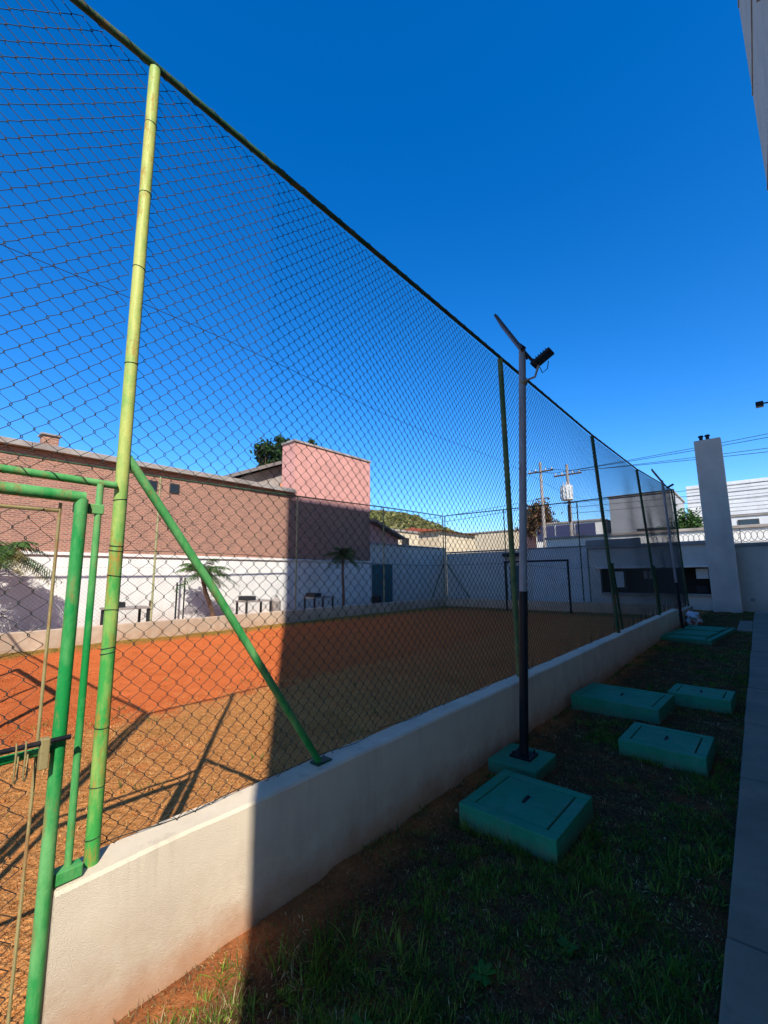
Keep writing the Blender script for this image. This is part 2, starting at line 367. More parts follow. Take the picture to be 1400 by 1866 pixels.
def nearpos(s, T, zb=None):
    z0 = np.interp(s, [.6,15.9,16.1,19.6],[.535,.535,.42,.42]) if zb is None else np.full(len(s), zb)
    A = interp(s, FOOT); B = interp(s, HEAD)
    if zb is not None: A[:,2] = 0
    A[:,1] = s; B[:,1] = s
    t0 = (z0-A[:,2])/(B[:,2]-A[:,2]); tt = t0+(1-t0)*T
    P = A + (B-A)*tt[:,None]
    bulge = (vnoise(s, T*4, .8)-.5)*.06*np.sin(np.pi*np.clip(T,0,1)); P[:,0] += bulge - .038
    # loose, rumpled bottom hem
    hem = np.clip(1-T*20, 0, 1); P[:,0] += hem*((vnoise(s, s*0, 6)-.5)*.05-.012); P[:,2] += hem*(vnoise(s, s*0+4, 7)-.35)*.035; P[:,1] += hem*(vnoise(s, s*0+9, 9)-.5)*.03
    n = len(s); return P, np.tile([1.,0,0],(n,1)), np.tile([0,1.,0],(n,1))
CA = .039
chain('wire_mesh', nearpos, .675, 8.9, 92, nf, 'wire', a=CA, r=.0021, knuckle=True)
chain('wire_mesh', nearpos, 8.9, 19.55, 94, nf, 'wire', a=CA, r=.0032, sides=3)
chain('wire_mesh', lambda s_, T_: nearpos(s_, T_, 2.02), -.44, .62, 54, nf, 'wire', a=CA, r=.0021, knuckle=True)
MB().tube([(-2.085+.012*math.sin(y*7), y, .545+.008*math.sin(y*11)) for y in np.arange(.68, 15.9, .06)], .0022, 5).build('tension_wire', 'wire', nf)
def wire_line(zf, y0, y1, parent, m, r=.0016, name='tension_wire', n=60):
    pts = []
    for y in np.linspace(y0, y1, n):
        A = interp(np.array([y]), FOOT)[0]; B = interp(np.array([y]), HEAD)[0]; t = (zf-A[2])/(B[2]-A[2]); P = A+(B-A)*t
        pts.append((P[0]-.03, y, zf+.02*math.sin(y*1.7)))
    return MB().tube(pts, r, 5).build(name, m, parent)
wire_line(2.86, -.45, 19.5, nf, 'wire'); wire_line(1.7, .66, 19.5, nf, 'wire')
def helix(p, q, rad, pitch, r, name, m, parent):
    p = Vector(p); q = Vector(q); d = q-p; L = d.length; d.normalize(); a = Vector((0,0,1)) if abs(d.z) < .9 else Vector((1,0,0))
    u = d.cross(a).normalized(); v = d.cross(u); n = int(L/pitch*12); pts = []
    for i in range(n+1):
        t = i/12*2*math.pi + .6*math.sin(i*.13); pts.append(p + d*(L*i/n) + (u*math.cos(t)+v*math.sin(t))*rad)
    return MB().tube(pts, r, 5).build(name, m, parent)
for i in range(5): helix(HEAD[i], HEAD[i+1], .0205, .16 if i < 2 else .3, .0016, 'lacing_wire', 'wire', nf)
for z in [.62,.80,1.02,1.30,1.32,1.47,1.61,1.715,1.735,1.93,2.55,3.02,3.41,3.8]:
    MB().tube([(-2.035+.0268*math.cos(t), .642+.0268*math.sin(t), z+.004*math.cos(t+z*9)) for t in np.linspace(0, 2*math.pi, 17)], .0014, 5, False).build('tie_wire', 'wire', nf)
for i in (2,3,4):
    f = Vector(FOOT[i]); h = Vector(HEAD[i])
    for q in range(9):
        c = f+(h-f)*((q+.6)/9.2)
        MB().tube([(c.x+.0325*math.cos(t), c.y+.0325*math.sin(t), c.z) for t in np.linspace(0, 2*math.pi, 13)], .0017, 4, False).build('tie_wire', 'wire', nf)
# gate portal: lintel and slim jamb belong to the fence
tubeobj('lintel', [(-2.01,-.45,2.0), (-2.0,.2,1.99), (-2.01,.615,1.985)], .0150, 'green_gate', nf, 14)
helix((-2.01,-.45,2.0), (-2.0,.56,1.987), .0170, .085, .0018, 'lacing_wire', 'wire', nf)
tubeobj('jamb', [(-2.0,.555,1.98), (-2.0,.557,1.2), (-2.0,.56,.53)], .0128, 'green_gate', nf, 14)
MB().bbox(-2.02,-1.97,.495,.60,.533,.575,.004).build('jamb_bracket', 'green_gate', nf)

# gate leaf
gt = thing('gate', (-1.965, .05, .08), 'green tubular gate with wire mesh infill and sliding bolt', 'gate')
tubeobj('stile', [(-1.965,.487,1.905), (-1.965,.487,1.0), (-1.965,.487,.07)], .0222, 'green_gate', gt, 18)
tubeobj('stile', [(-1.965,-.385,1.905), (-1.965,-.385,.07)], .0222, 'green_gate', gt, 18)
tubeobj('top_bar', [(-1.965,-.41,1.915), (-1.965,.05,1.917), (-1.965,.497,1.912)], .0218, 'green_gate', gt, 18)
tubeobj('bottom_bar', [(-1.965,-.36,.12), (-1.965,.46,.12)], .019, 'green_gate', gt, 14)
tubeobj('middle_bar', [(-1.965,-.36,1.005), (-1.965,.47,1.003)], .0145, 'green_gate', gt, 14)
MB().bbox(-2.012,-1.985,.47,.572,1.855,1.895,.004).build('stop_plate', 'green_gate', gt)
tubeobj('bolt', [(-1.925,-.1,1.045), (-1.925,.10,1.045), (-1.925,.512,1.041)], .0085, 'black', gt, 10)
for y in (.36, .385):
    MB().tube([(-1.922,y,1.06),(-1.915,y,1.03),(-1.915,y,.945),(-1.92,y+.006,.935),(-1.93,y+.012,.945),(-1.945,y+.012,1.02)], .0028, 7).build('bolt_staple', 'rod', gt, True)
MB().bbox(-1.945,-1.915,.425,.452,.955,1.055,.004).build('bolt_guide', 'rod', gt)
tubeobj('tension_rod', [(-1.985,.425,1.885),(-1.985,.43,1.0),(-1.985,.428,.14)], .0055, 'rod', gt, 8)
tubeobj('tension_rod', [(-1.985,-.32,1.85),(-1.985,.42,1.855)], .007, 'rod', gt, 8)
def gatepos(z0, z1):
    def f(s, T):
        P = np.stack([np.full(len(s), -1.985)+(vnoise(s,T*3,2)-.5)*.03, s, z0+(z1-z0)*T], -1); n = len(s)
        return P, np.tile([1.,0,0],(n,1)), np.tile([0,1.,0],(n,1))
    return f
chain('wire_mesh', gatepos(1.02,1.86), -.33, .42, 22, gt, 'wire', a=CA, r=.0021, knuckle=True)
chain('wire_mesh', gatepos(.14,.985), -.33, .42, 22, gt, 'wire', a=CA, r=.0021, knuckle=True)

# perpendicular end fence just out of frame (casts shadows on the court), far side and goal-end fences
def run_fence(name, label, P, zf, ztop, m_post, nrows, postr=.028, r=.0022, mesh=True, a=.05, mw='wire_far'):
    """P list of (x,y); zf foot z; ztop list"""
    o = thing(name, (P[0][0], P[0][1], zf), label, 'fence')
    for i, (x, y) in enumerate(P): tubeobj('post', [(x,y,zf-.1),(x,y,ztop[i])], postr, m_post, o, 12)
    tubeobj('top_rail', [(x,y,z) for (x,y),z in zip(P,ztop)], .024, 'green_dark', o, 10)
    Q = np.array(P, float); d = np.r_[0, np.cumsum(np.hypot(*np.diff(Q, axis=0).T))]; U = (Q[-1]-Q[0])/np.hypot(*(Q[-1]-Q[0])); N = np.array([-U[1], U[0]])
    def pos(s, T):
        x = np.interp(s,d,Q[:,0]); y = np.interp(s,d,Q[:,1]); zt = np.interp(s,d,ztop)
        bulge = (vnoise(s,T*3,.7)-.5)*.05
        n = len(s); return np.stack([x+N[0]*bulge, y+N[1]*bulge, zf+.03+(zt-.03-zf)*T], -1), np.tile([N[0],N[1],0.],(n,1)), np.tile([U[0],U[1],0.],(n,1))
    if mesh: chain('wire_mesh', pos, 0, d[-1], nrows, o, mw, a=a, r=r, sides=3)
    for zz in (.36, .68):
        tubeobj('tension_wire', [(x,y,zf+(z-zf)*zz) for (x,y),z in zip(P,ztop)], .002, 'wire_far', o, 5)
    return o
sf = run_fence('side_fence', 'chain link fence on the kerb in front of the brick building', [(-12.72,-.45),(-12.72,5.0),(-12.72,9.9),(-12.72,14.8),(-12.72,19.75)], .42, [4.45,4.46,4.56,4.72,4.80], 'yellow_post', 82)
ef = run_fence('goal_end_fence', 'chain link fence behind the goal at the far end of the court', [(-12.62,19.8),(-9.2,19.8),(-5.75,19.8),(-2.15,19.8)], .42, [4.80,4.78,4.78,4.82], 'green_dark', 86, postr=.024)
for q in ((-12.66,18.6),):
    tubeobj('brace', [(-12.7,19.7,2.2),(-12.7,18.5,.45)], .024, 'green_dark', sf, 10)
tubeobj('brace', [(-12.55,19.82,2.2),(-11.3,19.82,.45)], .024, 'green_dark', ef, 10)
run_fence('gate_end_fence', 'chain link fence turning the corner beside the gate', [(-2.12,-.47),(-5.5,-.47),(-9,-.47),(-12.6,-.47)], .0, [4.14]*4, 'green_dull', 83)
kw = thing('court_kerb_wall', (-12.7, 9, 0), 'low stained concrete kerb wall around the far sides of the court', 'wall')
wallmesh(-12.82,-12.63,-.6,19.95,-.06,.42,.3).build('side_section', 'kerb_wall', kw)
MB().bbox(-12.625,-2.125,19.72,19.92,-.06,.41,.012).build('end_section', 'kerb_wall', kw)
MB().bbox(-2.118,-1.96,15.93,19.95,-.06,.40,.012).build('return_section', 'kerb_wall', kw)
def goal(y, x0, x1, label):
    o = thing('football_goal', ((x0+x1)/2, y, 0), label, 'goal', 'football goals on the clay court')
    tubeobj('post', [(x0,y,-.05),(x0,y,2.18)], .042, 'black', o, 14); tubeobj('post', [(x1,y,-.05),(x1,y,2.18)], .042, 'black', o, 14)
    tubeobj('crossbar', [(x0-.04,y,2.18),(x1+.04,y,2.18)], .042, 'black', o, 14)
goal(18.8, -8.8, -6.0, 'dark metal goal frame before the chain link fence at the wall end')
goal(.36, -8.35, -5.55, 'dark metal goal frame near the gate end of the court')

# ------------------------------------------------------------------ lamp posts
def lamp(base, top, label, zs):
    o = thing('solar_lamp_post', base, label, 'lamp post', 'solar lamp posts beside the low wall')
    B = Vector(base); T = Vector(top); zc = B+(T-B)*zs
    tubeobj('lower_pole', [B, zc], .037, 'black', o, 16); tubeobj('upper_pole', [zc-(T-B)*.004, T], [.034,.032], 'galv', o, 16)
    MB().bbox(B.x-.09,B.x+.09,B.y-.09,B.y+.09,B.z,B.z+.018,.003).build('base_plate', 'black', o)
    for sx in (-1,1):
        for sy in (-1,1): tubeobj('anchor_bolt', [(B.x+sx*.065,B.y+sy*.065,B.z+.01),(B.x+sx*.065,B.y+sy*.065,B.z+.045)], .008, 'black', o, 6)
    # solar panel: thin plate rising towards the court, seen from its edge
    Mx = Matrix.Translation(T+Vector((-.11,.02,.20))) @ Matrix.Rotation(R(61), 4, 'Y') @ Matrix.Rotation(R(-9), 4, 'X')
    pan = MB().bbox(-.255,.255,-.11,.11,-.012,.012,.003,Mx).build('solar_panel', 'frame', o)
    MB().box(-.24,.24,-.098,.098,.013,.016,Mx).build('cell_sheet', 'panel', pan)
    tubeobj('panel_bracket', [T+Vector((0,0,-.05)), T+Vector((.02,.01,.03)), T+Vector((-.06,.02,.12))], .014, 'black', o, 8)
    # arm down and flood head tilted up
    A = T+Vector((.035,0,-.02)); tubeobj('arm', [T+Vector((0,0,.02)), A+Vector((.05,0,-.10)), A+Vector((.11,0,-.165))], .014, 'black', o, 8)
    tubeobj('stay', [T+Vector((.01,0,-.30)), A+Vector((.07,0,-.27)), A+Vector((.11,0,-.17))], .011, 'galv', o, 8)
    Mh = Matrix.Translation(A+Vector((.145,0,-.115))) @ Matrix.Rotation(R(-27), 4, 'Y') @ Matrix.Scale(.85, 4)
    hd = MB().bbox(-.12,.12,-.07,.07,-.022,.018,.010,Mh).build('flood_head', 'black', o)
    for k in range(7): MB().box(-.10+k*.03,-.092+k*.03,-.06,.06,.018,.036,Mh).build('cooling_fin', 'black', hd)
    MB().box(-.10,.10,-.055,.055,-.026,-.0225,Mh).build('lens', 'glass', hd)
    MB().tube([A+Vector((.10,.02,-.15)),A+Vector((.13,.03,-.24)),A+Vector((.18,.02,-.22)),A+Vector((.2,0,-.16))], .004, 6).build('cable', 'black', o)
    tubeobj('clamp_band', [T+Vector((-.008,0,-.33)),T+Vector((-.008,0,-.31))], .037, 'rod', o, 14)
lamp((-1.655,3.72,.085), (-1.475,3.75,3.69), 'solar lamp post on a green concrete footing, black below and grey above', .38)
lamp((-1.72,14.6,.05), (-1.84,14.6,4.22), 'solar lamp post beyond the green inspection boxes by the wall end', .31)
fp = thing('lamp_footing', (-1.665,3.72,0), 'small green painted concrete footing under the lamp post', 'footing')
MB().bbox(-1.87,-1.46,3.48,3.94,-.05,.085,.012).build('block', 'teal', fp)
MB().bbox(-1.84,-1.62,14.48,14.72,-.05,.05,.01).build('pole_base', 'teal', thing('lamp_footing', (-1.73,14.6,0), 'small green concrete base of the lamp post at the wall end', 'footing'))

# ------------------------------------------------------------------ inspection boxes
def inspection(cx, cy, wx, wy, h, rz, label, lids=1, handle=True, gap=.008):
    o = thing('inspection_box', (cx, cy, 0), label, 'manhole box', 'green inspection boxes in the lawn')
    Mx = Matrix.Translation((cx,cy,0)) @ Matrix.Rotation(R(rz), 4, 'Z')
    x, y = wx/2, wy/2; rim = .075
    # rim as a ring: the lid sits in a real recess
    b = MB(); b.bbox(-x,x,-y,y,-.05,h-.03,.006,Mx)
    for a in ((-x,x,-y,-y+rim),(-x,x,y-rim,y),(-x,-x+rim,-y+rim+.0005,y-rim-.0005),(x-rim,x,-y+rim+.0005,y-rim-.0005)): b.bbox(a[0],a[1],a[2],a[3],h-.034,h,.006,Mx)
    b.build('body', 'teal', o)
    ly = (2*y-2*rim)/lids
    for k in range(lids):
        y0 = -y+rim+k*ly
        lid = MB().bbox(-x+rim+gap,x-rim-gap*1.6,y0+gap,y0+ly-gap,h-.029,h-.003+(k%2)*(.004 if lids < 3 else .02),.005,Mx).build('lid', 'teal', o)
        if handle:
            c = y0+ly/2; hb = MB().bbox(-.011,.011,c-.055,c+.055,h-.0025+(k%2)*.004,h+.0005+(k%2)*.004,.001,Mx); hb.build('handle_slot', 'dark', lid)
            MB().tube([Mx @ Vector((.0,c-.045,h)), Mx @ Vector((.0,c-.03,h+.012)), Mx @ Vector((0,c+.03,h+.012)), Mx @ Vector((0,c+.045,h))], .004, 6).build('handle', 'dark', lid)
    return o
inspection(-1.32, 2.965, .635, .655, .125, -1.0, 'green square inspection box beside the lamp footing, single lid with handle')
inspection(-.775, 4.78, .64, .62, .135, -1.5, 'green square inspection box standing alone between the lamp footing and walkway')
inspection(-1.39, 6.00, .92, .80, .160, -3.0, 'large green inspection box against the low wall, touching a smaller box')
inspection(-.68, 6.80, .62, .56, .150, -2.5, 'small green inspection box touching the corner of the large box')
inspection(-1.30, 14.0, 1.05, 3.2, .10, -6, 'long flat green inspection box with several lids at the wall end', lids=5, handle=False, gap=.055)

# ------------------------------------------------------------------ bag of rubbish at the wall end
bm = bmesh.new(); bmesh.ops.create_icosphere(bm, subdivisions=4, radius=1)
for p in bm.verts:
    c = p.co; d = 1 + .18*math.sin(c.x*4+1)*math.sin(c.z*5) + .10*math.sin(c.y*9+c.z*7) + .05*math.sin(c.x*17+c.y*13)
    p.co = Vector((c.x*.20*d, c.y*.42*d, max(c.z*.25*d, -.19)+.18))
me = bpy.data.meshes.new('rubbish_sack'); bm.to_mesh(me); bm.free()
mb_ = mat('sack', (.6,.6,.6), .4); g = G(mb_); g.color(g.mix(g.ramp(g.noise(5,3),.52,.56), (.62,.62,.64), (.45,.10,.06))); g.bump(g.noise(25,4),.8,.02)
o = link('rubbish_sack', me, mb_, None, True); o.location = (-1.66, 16.6, .0); tag(o, 'white and red rubbish sack slumped at the end of the low wall', 'sack')

# ------------------------------------------------------------------ goal-end yard: end wall, kiosk, chimney
ew = thing('end_wall', (-11, 23.7, 0), 'pale shaded boundary wall behind the goal end fence', 'wall')
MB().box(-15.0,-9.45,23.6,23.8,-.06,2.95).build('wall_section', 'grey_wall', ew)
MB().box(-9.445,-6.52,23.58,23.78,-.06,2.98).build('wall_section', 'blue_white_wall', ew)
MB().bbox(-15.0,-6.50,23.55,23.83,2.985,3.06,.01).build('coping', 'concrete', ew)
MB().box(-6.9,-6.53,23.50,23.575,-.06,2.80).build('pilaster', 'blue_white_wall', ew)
MB().bbox(-11.0,-9.9,23.2,23.59,2.62,2.82,.01).build('door_canopy', 'dark', ew)
dr = MB().bbox(-10.75,-9.95,23.54,23.595,0,2.1,.006).build('door', 'teal_door', ew); tubeobj('handle', [(-10.05,23.5,.98),(-10.05,23.5,1.12)], .012, 'galv', dr, 6)
ks = thing('barbecue_kiosk', (-4, 24.5, 0), 'grey rendered kiosk with a long dark serving opening in its front', 'kiosk')
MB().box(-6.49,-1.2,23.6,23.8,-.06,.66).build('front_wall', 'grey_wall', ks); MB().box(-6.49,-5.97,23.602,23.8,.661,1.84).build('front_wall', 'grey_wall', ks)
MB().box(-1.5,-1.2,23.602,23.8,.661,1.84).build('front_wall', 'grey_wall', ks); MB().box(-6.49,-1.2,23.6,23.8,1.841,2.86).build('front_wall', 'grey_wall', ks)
MB().bbox(-6.15,-1.35,23.36,23.598,1.86,1.93,.008).build('ledge', 'white_wall', ks)
MB().bbox(-6.0,-1.45,23.44,23.85,.63,.69,.006).build('counter', 'concrete', ks)
MB().box(-6.49,-1.2,24.9,25.1,-.06,2.86).build('back_wall', 'interior_shade', ks); MB().box(-6.49,-6.3,23.81,24.89,-.06,2.86).build('side_wall', 'interior_shade', ks); MB().box(-1.4,-1.2,23.81,24.89,-.06,2.86).build('side_wall', 'interior_shade', ks)
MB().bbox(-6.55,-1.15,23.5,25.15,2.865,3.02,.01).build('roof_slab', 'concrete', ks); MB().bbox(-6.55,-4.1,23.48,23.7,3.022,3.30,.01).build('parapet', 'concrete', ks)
MB().box(-6.3,-1.4,23.81,24.89,-.05,.0).build('floor', 'interior_shade', ks)
for x in (-5.93,-4.9,-3.9,-2.9,-1.53): MB().box(x-.03,x+.03,23.5,23.55,.69,1.83).build('mullion', 'frame', ks)
MB().bbox(-5.4,-4.95,23.6,23.64,.95,1.70,.01).build('notice_board', 'offwhite', ks); MB().bbox(-2.1,-1.65,23.9,24.2,1.35,1.80,.01).build('wall_cupboard', 'offwhite', ks)
MB().bbox(-4.1,-3.65,23.6,23.64,1.35,1.72,.006).build('notice_board', 'concrete', ks)
MB().bbox(-2.15,-1.7,23.85,24.3,.70,1.05,.02).build('oven', 'black', ks)
cw = thing('right_boundary_wall', (3, 24, 0), 'pale rendered boundary wall with coping right of the chimney', 'wall')
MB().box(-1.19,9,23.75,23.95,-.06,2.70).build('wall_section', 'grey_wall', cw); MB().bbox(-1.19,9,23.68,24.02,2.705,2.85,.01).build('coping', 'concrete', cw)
for x,z in ((-.35,.42),(.2,.38),(.55,.5)): MB().bbox(x,x+.16,23.70,23.748,z,z+.13,.01).build('drain_cover', 'concrete', cw)
ch = thing('chimney', (-1.1, 23.3, 0), 'tall square rendered chimney of the kiosk with two small pots', 'chimney')
b = MB(); b.bbox(-1.56,-.62,22.85,23.49,-.06,7.35,.015); b.build('shaft', 'grey_wall', ch)
for x in (-1.30,-1.07): MB().tube([(x,23.1,7.34),(x,23.1,7.52),(x,23.1,7.54),(x,23.1,7.60)], [.07,.07,.11,.09], 10).build('pot', 'dark', ch, True)
# razor wire loops on the wall
rz = thing('razor_wire', (0, 23.85, 2.85), 'coil of razor wire along the top of the boundary wall', 'razor wire')
b = MB(); pts = []
for i in range(0, 34*18): t = i/18*2*math.pi; pts.append((-3.9+.30*i/18, 24.05+.06*math.sin(t), 3.13+.25*math.sin(t)) if False else (-3.9+.20*i/18+.25*math.cos(t), 24.05+.05*math.sin(t*.5), 3.14+.25*math.sin(t)))
b.tube(pts, .010, 4).build('coil', 'galv', rz)
for x in (-3.5,-.4,1.6): tubeobj('stake', [(x,24.05,2.84 if x > -1.2 else 3.0),(x,24.05,3.5)], .014, 'galv', rz, 6)

# ------------------------------------------------------------------ brick building left
bb = thing('brick_building', (-18, 2, 0), 'long brick building with white lower wall beyond the court', 'building')
MB().box(-25,-15.2,-9,11.60,-.06,2.27).build('lower_wall', 'white_wall', bb)
MB().bbox(-15.25,-15.14,-9,11.60,2.272,2.36,.006).build('string_course', 'white_wall', bb)
b = MB(); b.box(-25,-15.23,-9,11.60,2.361,5.22); b.build('upper_wall', 'brick', bb)
for i in range(9):
    y0 = -9+i*2.29; MB().bbox(-15.42,-15.02,y0,y0+2.28,5.222+random.uniform(0,.02),5.40+random.uniform(-.01,.015),.012).build('parapet_coping', 'old_concrete', bb)
MB().box(-25,-15.43,-9,11.60,5.223,5.35).build('roof', 'concrete', bb)
for y in (5.55, 6.3):
    wv = MB().bbox(-15.25,-15.20,y,y+.34,4.52,4.86,.006).build('window', 'frame', bb); MB().box(-15.199,-15.194,y+.03,y+.31,4.55,4.83).build('pane', 'glass', wv)
MB().bbox(-16.0,-15.6,2.75,3.15,5.352,5.82,.015).build('chimney_stub', 'brick', bb); MB().bbox(-16.05,-15.55,2.7,3.2,5.822,5.88,.01).build('chimney_cap', 'old_concrete', bb)
for k in range(14): MB().bbox(-15.7,-15.45,4+k*.42,4.36+k*.42,5.405,5.45+.05*random.random(),.01).build('ridge_tile', 'greytile', bb)
pk = thing('pink_block', (-18, 14, 0), 'pink rendered block rising above the brick building, lower wall pale', 'building')
MB().box(-16.1,-15.2,11.61,16.62,-.06,2.27).build('lower_wall', 'white_wall', pk); MB().box(-16.1,-15.23,11.61,16.62,2.271,4.9).build('middle_wall', 'brick', pk)
MB().box(-16.1,-15.21,11.61,16.62,4.901,7.62).build('upper_wall', 'pink_wall', pk); MB().bbox(-16.15,-15.16,11.55,16.68,7.621,7.72,.01).build('parapet_coping', 'old_concrete', pk)
MB().bbox(-15.24,-15.15,11.62,16.62,2.275,2.36,.006).build('string_course', 'white_wall', pk)
gh = thing('gabled_house', (-20, 8, 0), 'grey gabled house with an orange patch behind the brick parapet', 'house')
gz = 5.36
MB().poly([(9.9,gz),(16.8,gz),(16.8,gz+.6),(13.4,gz+2.1),(9.9,gz+.55)], 'x', -24, -17.0).build('gable_wall', 'old_concrete', gh)
MB().poly([(9.3,gz+.42),(13.4,gz+2.16),(17.4,gz+.42),(17.4,gz+.56),(13.4,gz+2.32),(9.3,gz+.58)], 'x', -24.2, -16.6).build('roof', 'greytile', gh)
MB().poly([(11.5,gz+.01),(13.4,gz+.01),(13.4,gz+1.75),(12.4,gz+1.25)], 'x', -16.55, -16.45).build('orange_panel', 'orange_wall', gh)
sb = thing('side_boundary_wall', (-15.2, 20, 0), 'shaded boundary wall with a teal double door', 'wall')
MB().box(-15.4,-15.2,16.63,23.9,-.06,3.25).build('wall_section', 'grey_wall', sb); MB().bbox(-15.45,-15.15,16.63,23.9,3.252,3.34,.008).build('coping', 'concrete', sb)
for y0 in (16.72, 17.55):
    d = MB().bbox(-15.21,-15.16,y0,y0+.81,.12,2.2,.006).build('door', 'teal_door', sb)
    for k in range(3): MB().bbox(-15.158,-15.15,y0+.1,y0+.71,.25+k*.64,.78+k*.64,.003).build('door_panel', 'teal_door', d)
lt = thing('lean_to_roof', (-16.5, 17.6, 3.3), 'sloping lean-to roof beside the pink block', 'roof')
MB().poly([(16.65,4.55),(19.2,3.75),(19.2,3.63),(16.65,4.43)], 'x', -19, -14.9).build('roof_sheet', 'greytile', lt); MB().poly([(16.65,3.35),(19.0,3.35),(19.0,3.66),(16.65,4.40)], 'x', -18.8, -15.25).build('gable_end', 'pink_wall', lt)

# things on the strip behind the kerb
def table(y, label, L=1.1):
    o = thing('garden_table', (-13.9, y, .05), label, 'table', 'dark garden tables behind the kerb')
    MB().bbox(-14.25,-13.5,y-L/2,y+L/2,.72,.78,.008).build('top', 'old_concrete', o)
    for dy in (-L/2+.06, L/2-.06):
        for dx in (-14.18,-13.57): MB().box(dx-.03,dx+.03,y+dy-.03,y+dy+.03,.0,.719).build('leg', 'dark', o)
    MB().bbox(-14.2,-13.6,y-L/2+.1,y-L/2+.45,.781,.93,.02).build('box', 'dark', o)
table(4.75, 'dark garden table in sun beside the thin posts'); table(8.95, 'dark garden table in sun beside the round drum'); table(12.0, 'dark garden table in the shade by the pink block')
dm = thing('drum', (-13.8, 9.85, 0), 'grey drum with round lid behind the kerb', 'drum')
MB().tube([(-13.8,9.85,.0),(-13.8,9.85,.70),(-13.8,9.85,.74),(-13.8,9.85,.86)], [.17,.17,.13,.07], 14).build('body', 'old_concrete', dm, True); MB().tube([(-13.8,9.85,.86),(-13.8,9.85,.92)], [.05,.03], 8).build('knob', 'dark', dm)
for y, h in ((5.32,.95),):
    o = thing('bollard', (-13.6, y, 0), 'short dark bollard on the planting strip', 'bollard'); MB().tube([(-13.6,y,0),(-13.6,y,h-.04),(-13.6,y,h)], [.055,.055,.035], 10).build('shaft', 'wood', o, True)
tr_ = thing('trellis', (-13.9, 6.3, 0), 'thin double post frame beside the leaning palm', 'frame')
tubeobj('post', [(-13.9,6.18,-.02),(-13.9,6.18,1.45)], .028, 'dark', tr_, 8); tubeobj('post', [(-13.9,6.42,-.02),(-13.9,6.42,1.6)], .024, 'dark', tr_, 8); tubeobj('rail', [(-13.9,6.16,1.35),(-13.9,6.44,1.4)], .018, 'dark', tr_, 6)
bn = thing('bin', (-13.9, 15.6, 0), 'small dark bin near the teal door', 'bin')
MB().tube([(-13.9,15.6,0),(-13.9,15.6,.6),(-13.9,15.6,.62)], [.2,.24,.25], 12).build('body', 'dark', bn, True); MB().tube([(-13.9,15.6,.62),(-13.9,15.6,.70)], [.25,.12], 12).build('lid', 'dark', bn, True)

# ------------------------------------------------------------------ the tower that shades the scene
tw = thing('apartment_tower', (6, 8, 0), 'tall beige apartment tower beside the walkway', 'building')
TH = 23.6
MB().box(1.2,12,-1.09,13.85,-.06,TH).build('front_block', 'tower_plaster', tw); MB().box(2.4,6.5,13.851,22.4,-.06,TH).build('rear_block', 'tower_plaster', tw)
MB().bbox(1.17,1.45,-1.08,13.88,TH+.002,TH+.10,.01).build('parapet_coping', 'concrete', tw)
for fl in range(8):
    z = .9+fl*2.85
    for (y0,y1) in ((.6,2.2),(4.2,5.6),(7.9,9.6)):
        wv = MB().bbox(1.15,1.198,y0,y1,z,z+1.35,.006).build('window', 'frame', tw)
        ym = (y0+y1)/2
        MB().box(1.144,1.148,y0+.05,ym-.03,z+.05,z+1.30).build('pane', 'glass', wv); MB().box(1.144,1.148,ym+.03,y1-.05,z+.05,z+1.30).build('pane', 'glass', wv)
        MB().bbox(1.08,1.199,y0-.08,y1+.08,z-.06,z-.002,.006).build('sill', 'concrete', wv)
    MB().bbox(1.175,1.199,-1.0,13.8,z+1.82,z+1.86,.004).build('floor_band', 'concrete', tw)
cm = MB().bbox(.62,.86,22.05,22.3,8.12,8.32,.02).build('flood_lamp', 'black', tw); tubeobj('lamp_arm', [(2.42,22.2,8.2),(.8,22.2,8.25)], .03, 'black', tw, 8)

# ------------------------------------------------------------------ far buildings
def far_house(name, label, x0,x1,y0,y1,h,m, roof=None, wins=(), face='y'):
    o = thing(name, ((x0+x1)/2,(y0+y1)/2,0), label, 'building'); MB().box(x0,x1,y0,y1,-.06,h).build('wall', m, o)
    if roof:
        rm, rh = roof; xm = (x0+x1)/2
        MB().poly([(x0-.4,h+.002),(x1+.4,h+.002),(xm,h+rh)], 'y', y0-.4, y1+.4).build('roof', rm, o)
    else: MB().bbox(x0-.1,x1+.1,y0-.1,y1+.1,h+.002,h+.18,.02).build('parapet_coping', 'old_concrete', o)
    for (wx,wz,ww,wh) in wins:
        wv = MB().bbox(wx,wx+ww,y0-.05,y0-.002,wz,wz+wh,.01).build('window', 'frame', o); MB().box(wx+.06,wx+ww-.06,y0-.058,y0-.052,wz+.06,wz+wh-.06).build('pane', 'glass', wv)
    return o
far_house('white_warehouse', 'large white warehouse with horizontal cladding behind the chimney', -12,16,52,70,6.8,'warehouse')
wh = bpy.data.objects['white_warehouse']
for k in range(9): MB().bbox(-4.6,16,51.86,51.998,6.98+k*.36,7.30+k*.36,.02).build('cladding_board', 'warehouse', wh)
MB().box(-4.6,16,52.0,60,6.985,10.2).build('upper_storey', 'warehouse', wh)
wv = MB().bbox(-.9,.6,51.9,51.998,5.6,6.5,.02).build('window', 'frame', wh); MB().box(-.8,.5,51.88,51.895,5.7,6.4).build('pane', 'glass', wh)
far_house('grey_block_house', 'plain grey block building behind the kiosk', -9.9,-4.9,44,52,8.6,'grey_block')
aw = bpy.data.objects['grey_block_house']; MB().bbox(-7.6,-4.7,42.6,43.99,5.0,5.45,.02).build('awning', 'dark', aw)
far_house('lit_back_wall', 'sunlit white wall behind the razor wire', -12,12,33,33.3,4.2,'white_wall')
far_house('blue_front_building', 'low building with dark blue panels behind the grey block', -17,-10.5,44,50,6.6,'white_wall')
bf = bpy.data.objects['blue_front_building']
